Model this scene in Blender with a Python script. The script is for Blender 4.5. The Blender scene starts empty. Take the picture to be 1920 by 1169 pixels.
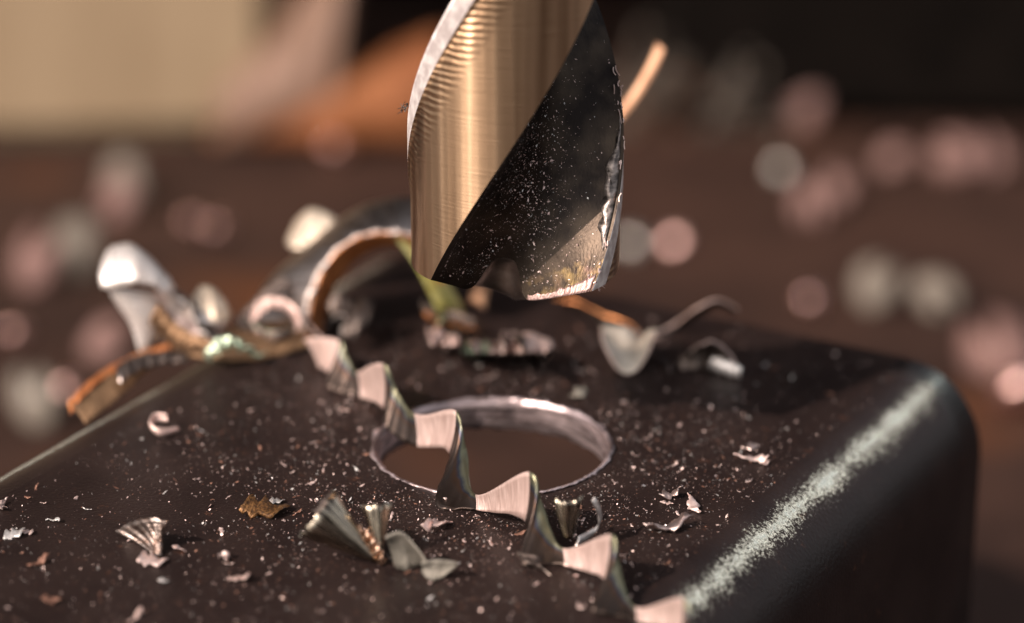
import bpy, bmesh, math, random
from mathutils import Vector, Matrix, noise

R_ = math.radians
rnd = random.Random(7)
S = bpy.context.scene
COL = S.collection
S.unit_settings.scale_length = 0.01          # one unit is one centimetre

# ------------------------------------------------------------------ camera
PITCH, FPX, DHOLE = R_(21.6), 100 / 36 * 1920, 24.0
FW = Vector((0, math.cos(PITCH), -math.sin(PITCH)))
RT = Vector((1, 0, 0))
UP = Vector((0, math.sin(PITCH), math.cos(PITCH)))


def ray(x, y):
    return FW + RT * ((x - 960) / FPX) - UP * ((y - 584.5) / FPX)


CAM = -DHOLE * ray(922, 838)


def on(x, y, z=0.0):
    """the point of the level plane at height z seen at photo position x, y"""
    r = ray(x, y)
    return CAM + r * ((z - CAM.z) / r.z)


def at(x, y, Y):
    """the point of the upright plane at distance Y seen at photo position x, y"""
    r = ray(x, y)
    return CAM + r * ((Y - CAM.y) / r.y)


cd = bpy.data.cameras.new('camera')
cam = bpy.data.objects.new('camera', cd)
COL.objects.link(cam)
cam.location = CAM
cam.rotation_euler = (math.pi / 2 - PITCH, 0, 0)
cd.lens, cd.sensor_width = 100, 36
cd.clip_start, cd.clip_end = 0.5, 3000
cd.dof.use_dof = True
cd.dof.focus_distance = 22.85
cd.dof.aperture_fstop = 0.128
cd.dof.aperture_blades = 0
S.camera = cam

# ------------------------------------------------------------------ world and sun
SUN = Vector((-0.63, -0.48, 0.61)).normalized()
W = bpy.data.worlds.new('World')
S.world = W
W.use_nodes = True
nt = W.node_tree
bg = nt.nodes['Background']
sky = nt.nodes.new('ShaderNodeTexSky')
sky.sky_type = 'NISHITA'
sky.sun_disc = False
sky.sun_elevation = math.asin(SUN.z)
sky.sun_rotation = math.atan2(SUN.x, SUN.y)
sky.dust_density = 3.0
hs = nt.nodes.new('ShaderNodeHueSaturation')
hs.inputs['Saturation'].default_value = 0.3
nt.links.new(sky.outputs[0], hs.inputs['Color'])
nt.links.new(hs.outputs[0], bg.inputs[0])
bg.inputs[1].default_value = 0.15

sl = bpy.data.lights.new('sun', 'SUN')
sl.energy = 4.2
sl.angle = R_(0.5)
sl.color = (1.0, 0.87, 0.78)
so = bpy.data.objects.new('sun', sl)
COL.objects.link(so)
so.rotation_euler = SUN.to_track_quat('Z', 'Y').to_euler()
so.location = SUN * 60

S.view_settings.view_transform = 'Standard'
S.view_settings.look = 'None'
S.view_settings.exposure = 0.3
S.view_settings.gamma = 1.0
S.cycles.use_denoising = True
S.cycles.max_bounces = 8


# ------------------------------------------------------------------ helpers
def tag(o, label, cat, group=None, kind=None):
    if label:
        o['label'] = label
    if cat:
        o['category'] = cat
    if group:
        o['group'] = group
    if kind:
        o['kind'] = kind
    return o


def empty(name, loc, label, cat, group=None):
    o = bpy.data.objects.new(name, None)
    COL.objects.link(o)
    o.location = loc
    o.empty_display_size = 0.2
    return tag(o, label, cat, group)


def link(name, me, mats, parent=None, loc=None):
    for m in mats:
        me.materials.append(m)
    o = bpy.data.objects.new(name, me)
    COL.objects.link(o)
    if loc is not None:
        o.location = loc
    if parent:
        o.parent = parent
    return o


class Build:
    """collects faces with uvs and material slots; ends as ONE mesh"""

    def __init__(self):
        self.v, self.f, self.m, self.uv, self.sm = [], [], [], [], []

    def face(self, idx, mat=0, uv=None, smooth=True):
        self.f.append(idx)
        self.m.append(mat)
        self.uv.append(uv or [(0, 0)] * len(idx))
        self.sm.append(smooth)

    def sheet(self, grid, thick, mf=0, mb=None, me_=None, closed_u=False, uvs=(1, 1)):
        """a bent sheet of real thickness from a grid of points grid[i][j]"""
        mb = mf if mb is None else mb
        me_ = mf if me_ is None else me_
        n, m = len(grid), len(grid[0])
        nor = []
        for i in range(n):
            row = []
            for j in range(m):
                a = grid[min(i + 1, n - 1)][j] - grid[max(i - 1, 0)][j]
                b = grid[i][min(j + 1, m - 1)] - grid[i][max(j - 1, 0)]
                c = a.cross(b)
                if c.length < 1e-10:
                    c = Vector((0, 0, 1)) if not row else row[-1]
                row.append(c.normalized())
            nor.append(row)
        b0 = len(self.v)
        for s in (0.5, -0.5):
            for i in range(n):
                for j in range(m):
                    self.v.append(grid[i][j] + nor[i][j] * (thick * s))
        T = lambda i, j: b0 + i * m + j
        B = lambda i, j: b0 + n * m + i * m + j
        U = lambda i, j: (i / (n - 1) * uvs[0], j / (m - 1) * uvs[1])
        for i in range(n - 1):
            for j in range(m - 1):
                q = [(i, j), (i + 1, j), (i + 1, j + 1), (i, j + 1)]
                self.face([T(*p) for p in q], mf, [U(*p) for p in q])
                q = q[::-1]
                self.face([B(*p) for p in q], mb, [U(*p) for p in q])
        rim = [(i, 0) for i in range(n)] + [(n - 1, j) for j in range(1, m)] + \
              [(i, m - 1) for i in range(n - 2, -1, -1)] + [(0, j) for j in range(m - 2, 0, -1)]
        for a, b in zip(rim, rim[1:] + rim[:1]):
            self.face([T(*a), B(*a), B(*b), T(*b)], me_, [U(*a), U(*a), U(*b), U(*b)], False)
        return self

    def mesh(self, name, origin=None):
        me = bpy.data.meshes.new(name)
        o = origin or Vector((0, 0, 0))
        me.from_pydata([tuple(p - o) for p in self.v], [], self.f)
        me.polygons.foreach_set('material_index', self.m)
        me.polygons.foreach_set('use_smooth', self.sm)
        ul = me.uv_layers.new(name='uv')
        ul.data.foreach_set('uv', [c for u in self.uv for p in u for c in p])
        me.update()
        return me


def cr(p, t):
    """Catmull-Rom through the list p, t in 0..1"""
    n = len(p) - 1
    x = min(max(t * n, 0), n - 1e-6)
    i = int(x)
    u = x - i
    p0, p1, p2, p3 = p[max(i - 1, 0)], p[i], p[i + 1], p[min(i + 2, n)]
    return 0.5 * ((2 * p1) + (p2 - p0) * u + (2 * p0 - 5 * p1 + 4 * p2 - p3) * u * u + (3 * p1 - p0 - 3 * p2 + p3) * u ** 3)


def band(A, B, n=40, m=7, bulge=0.0, rag=0.0, ripple=0.0, seed=0):
    """grid between two edge curves given as lists of points"""
    g = []
    for i in range(n):
        t = i / (n - 1)
        a, b = cr(A, t), cr(B, t)
        a2, b2 = cr(A, min(t + .02, 1)), cr(B, min(t + .02, 1))
        a1, b1 = cr(A, max(t - .02, 0)), cr(B, max(t - .02, 0))
        tn = (a2 + b2 - a1 - b1)
        w = b - a
        nn = tn.cross(w)
        nn = nn.normalized() if nn.length > 1e-9 else Vector((0, 0, 1))
        row = []
        for j in range(m):
            s = j / (m - 1)
            e = rag * noise.noise(Vector((t * 23 + seed, j * 5.0, seed)))
            p = a.lerp(b, s + e * (abs(s - .5) * 2))
            p = p + nn * (bulge * w.length * 4 * s * (1 - s) + ripple * math.sin(t * n * 1.1 + seed) * (0.3 + s))
            row.append(p)
        g.append(row)
    return g


def pts(l):
    return [at(*p) for p in l]


# ------------------------------------------------------------------ materials
def new_mat(name):
    m = bpy.data.materials.new(name)
    m.use_nodes = True
    t = m.node_tree
    return m, t, t.nodes['Principled BSDF'], t.nodes, t.links


def ramp(N, a, b, ca, cb):
    r = N.new('ShaderNodeValToRGB')
    r.color_ramp.elements[0].position, r.color_ramp.elements[1].position = a, b
    r.color_ramp.elements[0].color = (*ca, 1)
    r.color_ramp.elements[1].color = (*cb, 1)
    return r


def steel(name, c1, c2, rough=.32, metal=1.0, stripes=60.0, bump=.25, scale=6.0, across=True, streak=False, stretch=None):
    """cut steel: two tones in clouds, fine lines along the cut"""
    m, t, P, N, L = new_mat(name)
    tc = N.new('ShaderNodeTexCoord')
    n1 = N.new('ShaderNodeTexNoise')
    n1.inputs['Scale'].default_value = scale
    n1.inputs['Detail'].default_value = 5
    if stretch:
        m0 = N.new('ShaderNodeMapping')
        m0.inputs['Scale'].default_value = stretch
        L.new(tc.outputs['Object'], m0.inputs[0])
        L.new(m0.outputs[0], n1.inputs['Vector'])
    else:
        L.new(tc.outputs['Object'], n1.inputs['Vector'])
    r = ramp(N, .38, .64, c1, c2)
    L.new(n1.outputs[0], r.inputs[0])
    L.new(r.outputs[0], P.inputs['Base Color'])
    P.inputs['Metallic'].default_value = metal
    mp = N.new('ShaderNodeMapping')
    mp.inputs['Scale'].default_value = (stripes, 1.5, 1) if across else (1.5, stripes, 1)
    L.new(tc.outputs['UV'], mp.inputs['Vector'])
    n2 = N.new('ShaderNodeTexNoise')
    n2.inputs['Scale'].default_value = 1.0
    n2.inputs['Detail'].default_value = 4
    L.new(mp.outputs[0], n2.inputs['Vector'])
    b = N.new('ShaderNodeBump')
    b.inputs['Strength'].default_value = bump
    b.inputs['Distance'].default_value = .02
    L.new(n2.outputs[0], b.inputs['Height'])
    L.new(b.outputs[0], P.inputs['Normal'])
    if streak:
        L.new(n2.outputs[0], r.inputs[0])
    rr = N.new('ShaderNodeMapRange')
    rr.inputs['To Min'].default_value = rough * .7
    rr.inputs['To Max'].default_value = rough * 1.4
    L.new(n2.outputs[0], rr.inputs['Value'])
    L.new(rr.outputs[0], P.inputs['Roughness'])
    return m


M = {}
M['chip'] = steel('chip_steel', (.50, .36, .32), (.62, .48, .43), .42)
M['chip_pink'] = steel('chip_rosy_steel', (.58, .385, .325), (.76, .55, .48), .46, metal=.65, stripes=44, bump=.3, streak=True)
M['chip_bright'] = steel('chip_bright_steel', (.58, .48, .43), (.90, .82, .76), .38, metal=.6, stripes=9, bump=.3, streak=True)
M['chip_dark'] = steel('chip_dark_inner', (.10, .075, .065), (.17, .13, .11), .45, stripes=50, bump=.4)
M['chip_olive'] = steel('chip_olive_temper', (.16, .15, .085), (.32, .33, .21), .3, stripes=40, bump=.3)
M['chip_arch'] = steel('chip_arch_steel', (.20, .15, .125), (.60, .50, .46), .30, stripes=20, bump=.5, streak=True)
M['chip_cream'] = steel('chip_cream_steel', (.60, .46, .34), (.74, .60, .46), .42, metal=.6, stripes=24, bump=.3)
M['chip_coil'] = steel('chip_coil_inner', (.075, .055, .045), (.20, .18, .115), .34, stripes=90, bump=.35)
M['chip_gold'] = steel('chip_straw_temper', (.17, .09, .045), (.36, .215, .12), .4, metal=.8, stripes=26, bump=.5, streak=True)
M['chip_rust'] = steel('chip_copper_temper', (.50, .17, .055), (.66, .27, .10), .42, metal=.6, stripes=40, bump=.25)
M['chip_lime'] = steel('chip_lime_temper', (.46, .40, .10), (.68, .64, .28), .35, metal=.5, stripes=30, bump=.35)
M['chip_grey'] = steel('chip_dull_grey', (.21, .185, .15), (.34, .30, .25), .55, metal=.8, stripes=24, bump=.6, scale=9)
M['chip_tan'] = steel('chip_tan_scale', (.40, .20, .11), (.52, .30, .18), .5, metal=.5, stripes=20, bump=.3)
def shade_temper_mat():
    m, t, P, N, L = new_mat('chip_shade_temper_bands')
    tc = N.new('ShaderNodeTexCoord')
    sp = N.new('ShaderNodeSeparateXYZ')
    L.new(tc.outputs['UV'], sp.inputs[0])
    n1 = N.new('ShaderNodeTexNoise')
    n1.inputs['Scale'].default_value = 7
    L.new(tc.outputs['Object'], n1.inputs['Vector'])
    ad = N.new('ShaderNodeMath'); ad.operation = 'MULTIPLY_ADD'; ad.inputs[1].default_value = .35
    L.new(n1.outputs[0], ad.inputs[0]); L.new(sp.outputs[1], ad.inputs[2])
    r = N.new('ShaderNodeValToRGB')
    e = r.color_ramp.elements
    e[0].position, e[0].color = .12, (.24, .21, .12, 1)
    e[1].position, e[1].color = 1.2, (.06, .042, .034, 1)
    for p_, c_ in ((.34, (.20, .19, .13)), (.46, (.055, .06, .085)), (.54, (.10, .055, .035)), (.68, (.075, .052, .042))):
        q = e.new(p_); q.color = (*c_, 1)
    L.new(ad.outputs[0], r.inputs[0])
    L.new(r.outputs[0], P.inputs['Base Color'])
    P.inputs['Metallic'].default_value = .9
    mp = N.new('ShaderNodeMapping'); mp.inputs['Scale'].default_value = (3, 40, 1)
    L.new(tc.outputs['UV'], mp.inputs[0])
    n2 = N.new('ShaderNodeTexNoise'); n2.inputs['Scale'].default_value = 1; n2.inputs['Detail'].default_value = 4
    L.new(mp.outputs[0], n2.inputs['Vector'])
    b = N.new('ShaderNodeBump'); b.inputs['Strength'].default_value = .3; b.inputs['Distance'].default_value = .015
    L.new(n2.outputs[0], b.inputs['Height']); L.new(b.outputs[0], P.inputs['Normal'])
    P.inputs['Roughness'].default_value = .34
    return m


M['chip_shade_temper'] = shade_temper_mat()  # temper tones over dark colour painted for the curl's shaded facets
M['chip_brown'] = steel('chip_burnt_brown', (.07, .032, .013), (.24, .115, .04), .45, metal=.6, stripes=24, bump=.8, scale=14)
M['chip_cone'] = steel('chip_pleated_steel', (.035, .024, .018), (.66, .55, .42), .24, metal=1.0, stripes=15, bump=.25, streak=True)
M['bare'] = steel('bare_cut_steel', (.46, .36, .34), (.72, .62, .60), .3, stripes=1, bump=.0, scale=20)
M['dust_pale'] = steel('dust_pale', (.56, .39, .345), (.74, .56, .50), .4, metal=.5, stripes=1, bump=0)
M['dust_brown'] = steel('dust_brown', (.16, .07, .045), (.30, .15, .10), .6, metal=.3, stripes=1, bump=0)
M['dust_grey'] = steel('dust_grey', (.40, .36, .33), (.58, .53, .50), .4, metal=.5, stripes=1, bump=0)


def scale_mat():
    """dark mill scale of the tube, worn bright on the right edge, with a glint painted along the left"""
    m, t, P, N, L = new_mat('mill_scale')
    tc = N.new('ShaderNodeTexCoord')
    n1 = N.new('ShaderNodeTexNoise')
    n1.inputs['Scale'].default_value = 1.3
    n1.inputs['Detail'].default_value = 6
    L.new(tc.outputs['Object'], n1.inputs['Vector'])
    r = ramp(N, .35, .7, (.0145, .009, .0082), (.025, .0155, .0135))
    L.new(n1.outputs[0], r.inputs[0])
    # rust blooms
    n3 = N.new('ShaderNodeTexNoise')
    n3.inputs['Scale'].default_value = 5
    n3.inputs['Detail'].default_value = 8
    n3.inputs['Roughness'].default_value = .7
    L.new(tc.outputs['Object'], n3.inputs['Vector'])
    r3 = ramp(N, .62, .74, (0, 0, 0), (1, 1, 1))
    L.new(n3.outputs[0], r3.inputs[0])
    mx = N.new('ShaderNodeMix')
    mx.data_type = 'RGBA'
    L.new(r3.outputs[0], mx.inputs[0])
    L.new(r.outputs[0], mx.inputs[6])
    mx.inputs[7].default_value = (.085, .035, .02, 1)
    # mask for right-edge wear and a painted glint on the left edge: object x runs across the tube
    sp = N.new('ShaderNodeSeparateXYZ')
    L.new(tc.outputs['Object'], sp.inputs[0])
    ds_ = []
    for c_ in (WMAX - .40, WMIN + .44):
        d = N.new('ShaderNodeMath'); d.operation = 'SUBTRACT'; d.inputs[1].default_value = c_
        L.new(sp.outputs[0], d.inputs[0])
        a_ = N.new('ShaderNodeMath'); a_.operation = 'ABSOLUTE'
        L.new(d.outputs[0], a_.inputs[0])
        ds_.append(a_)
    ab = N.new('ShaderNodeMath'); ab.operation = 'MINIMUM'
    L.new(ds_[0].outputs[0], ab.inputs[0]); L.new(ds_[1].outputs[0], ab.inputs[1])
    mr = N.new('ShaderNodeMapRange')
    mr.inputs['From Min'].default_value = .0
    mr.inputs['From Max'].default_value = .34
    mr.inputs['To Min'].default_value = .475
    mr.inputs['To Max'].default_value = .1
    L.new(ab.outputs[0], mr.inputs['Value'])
    n4 = N.new('ShaderNodeTexNoise')
    n4.inputs['Scale'].default_value = 34
    n4.inputs['Detail'].default_value = 9
    n4.inputs['Roughness'].default_value = .85
    L.new(tc.outputs['Object'], n4.inputs['Vector'])
    ad = N.new('ShaderNodeMath'); ad.operation = 'ADD'
    L.new(mr.outputs[0], ad.inputs[0])
    L.new(n4.outputs[0], ad.inputs[1])
    n6 = N.new('ShaderNodeTexNoise')
    n6.inputs['Scale'].default_value = 2.6
    n6.inputs['Detail'].default_value = 4
    L.new(tc.outputs['Object'], n6.inputs['Vector'])
    a6 = N.new('ShaderNodeMath'); a6.operation = 'MULTIPLY_ADD'; a6.inputs[1].default_value = .2; a6.inputs[2].default_value = -.1
    L.new(n6.outputs[0], a6.inputs[0])
    a7 = N.new('ShaderNodeMath'); a7.operation = 'ADD'
    L.new(ad.outputs[0], a7.inputs[0]); L.new(a6.outputs[0], a7.inputs[1])
    ad = a7
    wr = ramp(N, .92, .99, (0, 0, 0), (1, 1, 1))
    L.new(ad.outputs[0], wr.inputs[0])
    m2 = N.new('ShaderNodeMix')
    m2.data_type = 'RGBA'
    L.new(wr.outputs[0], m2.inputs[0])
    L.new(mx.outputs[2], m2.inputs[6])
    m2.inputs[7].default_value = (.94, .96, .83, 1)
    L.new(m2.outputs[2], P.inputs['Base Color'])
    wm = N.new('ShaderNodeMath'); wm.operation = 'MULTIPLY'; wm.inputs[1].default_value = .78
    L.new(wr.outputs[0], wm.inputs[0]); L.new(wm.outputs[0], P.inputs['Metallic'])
    rg = N.new('ShaderNodeMapRange')
    rg.inputs['To Min'].default_value = .33
    rg.inputs['To Max'].default_value = .27
    L.new(wr.outputs[0], rg.inputs['Value'])
    L.new(rg.outputs[0], P.inputs['Roughness'])
    n5 = N.new('ShaderNodeTexNoise')
    n5.inputs['Scale'].default_value = 30
    n5.inputs['Detail'].default_value = 4
    L.new(tc.outputs['Object'], n5.inputs['Vector'])
    b1 = N.new('ShaderNodeBump')
    b1.inputs['Strength'].default_value = .5
    b1.inputs['Distance'].default_value = .01
    L.new(n5.outputs[0], b1.inputs['Height'])
    b2 = N.new('ShaderNodeBump')
    b2.inputs['Strength'].default_value = .9
    b2.inputs['Distance'].default_value = .006
    b2.invert = True
    L.new(wr.outputs[0], b2.inputs['Height'])
    L.new(b1.outputs[0], b2.inputs['Normal'])
    L.new(b2.outputs[0], P.inputs['Normal'])
    P.inputs['Specular IOR Level'].default_value = .1
    return m


def simple(name, c1, c2, scale, rough, bump=.3, metal=0.0, spots=None, stretch=(1, 1, 1), dist=.05, spec=.2):
    m, t, P, N, L = new_mat(name)
    tc = N.new('ShaderNodeTexCoord')
    mp = N.new('ShaderNodeMapping')
    mp.inputs['Scale'].default_value = stretch
    L.new(tc.outputs['Object'], mp.inputs[0])
    n1 = N.new('ShaderNodeTexNoise')
    n1.inputs['Scale'].default_value = scale
    n1.inputs['Detail'].default_value = 7
    L.new(mp.outputs[0], n1.inputs['Vector'])
    r = ramp(N, .35, .68, c1, c2)
    L.new(n1.outputs[0], r.inputs[0])
    src = r.outputs[0]
    if spots:
        n2 = N.new('ShaderNodeTexNoise')
        n2.inputs['Scale'].default_value = spots[1]
        n2.inputs['Detail'].default_value = 3
        L.new(mp.outputs[0], n2.inputs['Vector'])
        r2 = ramp(N, spots[2], spots[2] + .12, (0, 0, 0), (1, 1, 1))
        L.new(n2.outputs[0], r2.inputs[0])
        mx = N.new('ShaderNodeMix')
        mx.data_type = 'RGBA'
        L.new(r2.outputs[0], mx.inputs[0])
        L.new(src, mx.inputs[6])
        mx.inputs[7].default_value = (*spots[0], 1)
        src = mx.outputs[2]
    L.new(src, P.inputs['Base Color'])
    P.inputs['Roughness'].default_value = rough
    P.inputs['Metallic'].default_value = metal
    P.inputs['Specular IOR Level'].default_value = spec
    b = N.new('ShaderNodeBump')
    b.inputs['Strength'].default_value = bump
    b.inputs['Distance'].default_value = dist
    L.new(n1.outputs[0], b.inputs['Height'])
    L.new(b.outputs[0], P.inputs['Normal'])
    return m


# ------------------------------------------------------------------ setting: bench, dark backdrop wall
HB = 5.0                                    # tube height: the bench lies that far below
WMAX, WMIN, UEND, UNEAR, RC, TH = 3.03, -3.74, 3.58, -14.0, .8, .26
AZ = R_(30.0)
BENCH = simple('rusty_bench_steel', (.024, .0105, .0068), (.046, .0205, .013), .5, .75, .3, spots=((.085, .028, .009), .22, .58))
bb = Build()
x0, x1, y0, y1, zt_, zb_ = -60, 60, -45, 34, -HB, -HB - 3.5
n = 12
bm_v = [Vector((x, y, z)) for z in (zt_, zb_) for x, y in ((x0, y0), (x1, y0), (x1, y1), (x0, y1))]
bb.v = bm_v
for f in ([0, 1, 2, 3], [7, 6, 5, 4], [0, 4, 5, 1], [1, 5, 6, 2], [2, 6, 7, 3], [3, 7, 4, 0]):
    bb.face(f, 0, None, False)
tag(link('bench', bb.mesh('bench'), [BENCH]), 'brown rusty steel bench top under the tube', None, None, 'structure')


def box(name, cx, cy, z, sx, sy, sz, mat, parent=None, rz=0.0, bev=.1, tilt=(0, 0)):
    bm = bmesh.new()
    bmesh.ops.create_cube(bm, size=1, matrix=Matrix.Diagonal((sx, sy, sz, 1)))
    bmesh.ops.bevel(bm, geom=bm.edges[:], offset=bev, segments=3, affect='EDGES')
    me = bpy.data.meshes.new(name)
    bm.to_mesh(me)
    bm.free()
    o = link(name, me, [mat], parent)
    o.location = (cx, cy, z + sz / 2)
    o.rotation_euler = (tilt[0], tilt[1], rz)
    return o


DARKW = simple('backdrop_black_boards', (.004, .003, .0025), (.010, .007, .005), 1.5, .9, .4, stretch=(1, 1, .1), spec=.05)
wall = empty('backdrop_wall', (-16, 33, -HB), 'black board backdrop behind the bench, extended unseen to block the sky', 'wall')  # added backdrop: height and right end chosen to shape sky reflections
for i in range(6):
    o = box('backdrop_board', 0, 0, 0, 9.95, 1.2, 44, DARKW, wall, 0, .15)
    o.location = (-24.5 + 10 * i, (i % 2) * .12, 22)

# ------------------------------------------------------------------ square steel tube
SCALE = scale_mat()
tube = empty('steel_tube', (0, 0, 0), 'dark scaled square steel tube with a drilled round hole in its top', 'steel tube')
tube.rotation_euler = (0, 0, -AZ)           # object x across the tube, object y along it


def round_rect(w0, w1, z0, z1, r, k=10):
    p = []
    for cx, cz, a0 in ((w1 - r, z1 - r, 90), (w1 - r, z0 + r, 0), (w0 + r, z0 + r, -90), (w0 + r, z1 - r, -180)):
        for i in range(k + 1):
            a = R_(a0 - 90 * i / k)
            p.append((cx + r * math.cos(a), cz + r * math.sin(a)))
    return p


tb = Build()
po = round_rect(WMIN, WMAX, -HB, 0, RC)
pi_ = round_rect(WMIN + TH, WMAX - TH, -HB + TH, -TH, RC - TH)
NU = 40
for prof, flip in ((po, 0), (pi_, 1)):
    b0 = len(tb.v)
    k = len(prof)
    for i in range(NU + 1):
        u = UNEAR + (UEND - UNEAR) * i / NU
        for q in prof:
            tb.v.append(Vector((q[0], u, q[1])))
    for i in range(NU):
        for j in range(k - 1):              # the closing segment is the flat top: built apart with its hole
            a = [b0 + i * k + j, b0 + i * k + j + 1, b0 + (i + 1) * k + j + 1, b0 + (i + 1) * k + j]
            tb.face(a if flip else a[::-1], 0)
kk = len(po)
for i in (0, NU):                           # cut ends
    for j in range(kk):
        j2 = (j + 1) % kk
        a = [i * kk + j, i * kk + j2, (NU + 1) * kk + i * kk + j2, (NU + 1) * kk + i * kk + j]
        tb.face(a if i == 0 else a[::-1], 0, None, False)
# flat top with the hole, outer and inner face
HOLE = 1.0
xa, xb = WMIN + RC, WMAX - RC
angs = sorted([2 * math.pi * i / 120 for i in range(120)] +
              [math.atan2(y, x) % (2 * math.pi) for x in (xa, xb) for y in (UNEAR, UEND)])


def rect_hit(a):
    c, s = math.cos(a), math.sin(a)
    t = min([(xb if c > 0 else xa) / c if abs(c) > 1e-9 else 1e9, (UEND if s > 0 else UNEAR) / s if abs(s) > 1e-9 else 1e9])
    return c * t, s * t


for z, flip in ((0, 0), (-TH, 1)):
    b0 = len(tb.v)
    for a in angs:
        h = rect_hit(a)
        rr = HOLE + .012 * noise.noise(Vector((math.cos(a) * 6, math.sin(a) * 6, z * 9)))
        tb.v.append(Vector((rr * math.cos(a), rr * math.sin(a), z)))
        tb.v.append(Vector((h[0], h[1], z)))
    na = len(angs)
    for i in range(na):
        i2 = (i + 1) % na
        a = [b0 + 2 * i, b0 + 2 * i + 1, b0 + 2 * i2 + 1, b0 + 2 * i2]
        tb.face(a[::-1] if flip else a, 0, None, False)
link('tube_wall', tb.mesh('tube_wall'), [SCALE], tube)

# bare steel wall of the hole with turned grooves and a raised, torn lip
hw = Build()
NA, rows = 220, []
prof = [(.055, .000), (.022, .014), (.006, .020), (-.012, .012), (-.004, -.02), (-.022, -.045), (-.004, -.075), (-.016, -.10),
        (-.002, -.13), (-.02, -.16), (-.004, -.20), (-.01, -.25), (.0, -.272), (.03, -.285)]
for i in range(NA + 1):
    a = 2 * math.pi * i / NA
    v = Vector((math.cos(a), math.sin(a), 0))
    row = []
    for k, (dr, z) in enumerate(prof):
        q = noise.noise(v * 9 + Vector((0, 0, k * 1.3)))
        q2 = noise.noise(v * 30 + Vector((0, 0, k * 3.3)))
        rr = HOLE + dr * (2.2 if k > 3 else 1) * (1 + .8 * q) + .010 * q + .008 * q2
        zz = z * (1 + (.5 * q + 1.3 * q2 if k in (1, 2) else .12 * q))
        if k == 0:
            rr, zz = HOLE + .012 + .016 * q + .034 * q2, .0015
        row.append(Vector((rr * v.x, rr * v.y, zz)))
    rows.append(row)
for r_ in rows:
    hw.v += r_
m_ = len(prof)
for i in range(NA):
    for j in range(m_ - 1):
        hw.face([i * m_ + j, i * m_ + j + 1, (i + 1) * m_ + j + 1, (i + 1) * m_ + j], 0)
M['hole'] = steel('bored_steel', (.16, .115, .11), (.80, .62, .60), .36, metal=.8, stripes=1, bump=0, scale=1, stretch=(1.6, 1.6, 34))
link('hole_rim', hw.mesh('hole_rim'), [M['hole']], tube)

# ------------------------------------------------------------------ twist drill
DX, DRAD, LEAD = .20, .875, 8.6
ZTIP = None


def zfor(x, y):
    return at(x, y, 0.0).z


ZTIP = zfor(965, 566)
ZHEEL = at(815, 503, -.55).z
KTW = 2 * math.pi / LEAD
drill = empty('twist_drill', (DX, 0, 0), 'thick twist drill with bronze land and black speckled flute hanging over the hole', 'drill bit')
COT = math.tan(R_(21))


def prof_half():
    """one land and one flute, angles measured from the heel; list of (x, y, region)"""
    out = []
    pol = lambda r, d: Vector((r * math.sin(R_(d)), -r * math.cos(R_(d))))
    for i in range(9):
        out.append((pol(1.0, -80 + 11.5 * i / 8), 'margin'))
    for i in range(1, 41):
        f = i / 40
        d = -68.5 + 68.5 * f
        out.append((pol(.982 - .012 * f if f > .02 else .988, d), 'land'))
    P0, P1, P2, P3 = pol(.97, 0), pol(.16, 40), pol(.24, 92), pol(1.0, 100)
    for i in range(1, 61):
        t = i / 60
        q = P0 * (1 - t) ** 3 + P1 * 3 * t * (1 - t) ** 2 + P2 * 3 * t * t * (1 - t) + P3 * t ** 3
        out.append((q, 'flute'))
    return out


HALF = prof_half()
PROF = [(p * DRAD, r) for p, r in HALF] + [(-p * DRAD, r) for p, r in HALF]
GC = [p for p, r in HALF if r == 'flute'][22] * DRAD


def ztip(p):
    r = p.length
    a = (math.degrees(math.atan2(p.x, -p.y)) + 80) % 180       # 0 at the leading edge
    rel = (a / 80 if a < 80 else max(0, 1 - (a - 80) / 25)) * .07
    z = ZTIP + r * COT + rel * r
    for s in (1, -1):
        d = (p - GC * s).length
        z += .38 / (1 + math.exp((d - .16) / .030))
    return z


A0 = -48.6                                    # heel angle at ZHEEL


def place(p, z):
    a = R_(A0) + KTW * (z - ZHEEL)
    c, s = math.cos(a), math.sin(a)
    return Vector((p.x * c - p.y * s, p.x * s + p.y * c, z))


ZTOP, NZ = 11.0, 190
nP = len(PROF)


def zrow(p, u):
    z0 = ztip(p)
    return z0 + (ZTOP - z0) * u ** 1.35


segs = []
st = 0
for i in range(1, nP + 1):
    if i == nP or PROF[i][1] != PROF[st][1]:
        segs.append((st, i, PROF[st][1]))
        st = i


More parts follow.
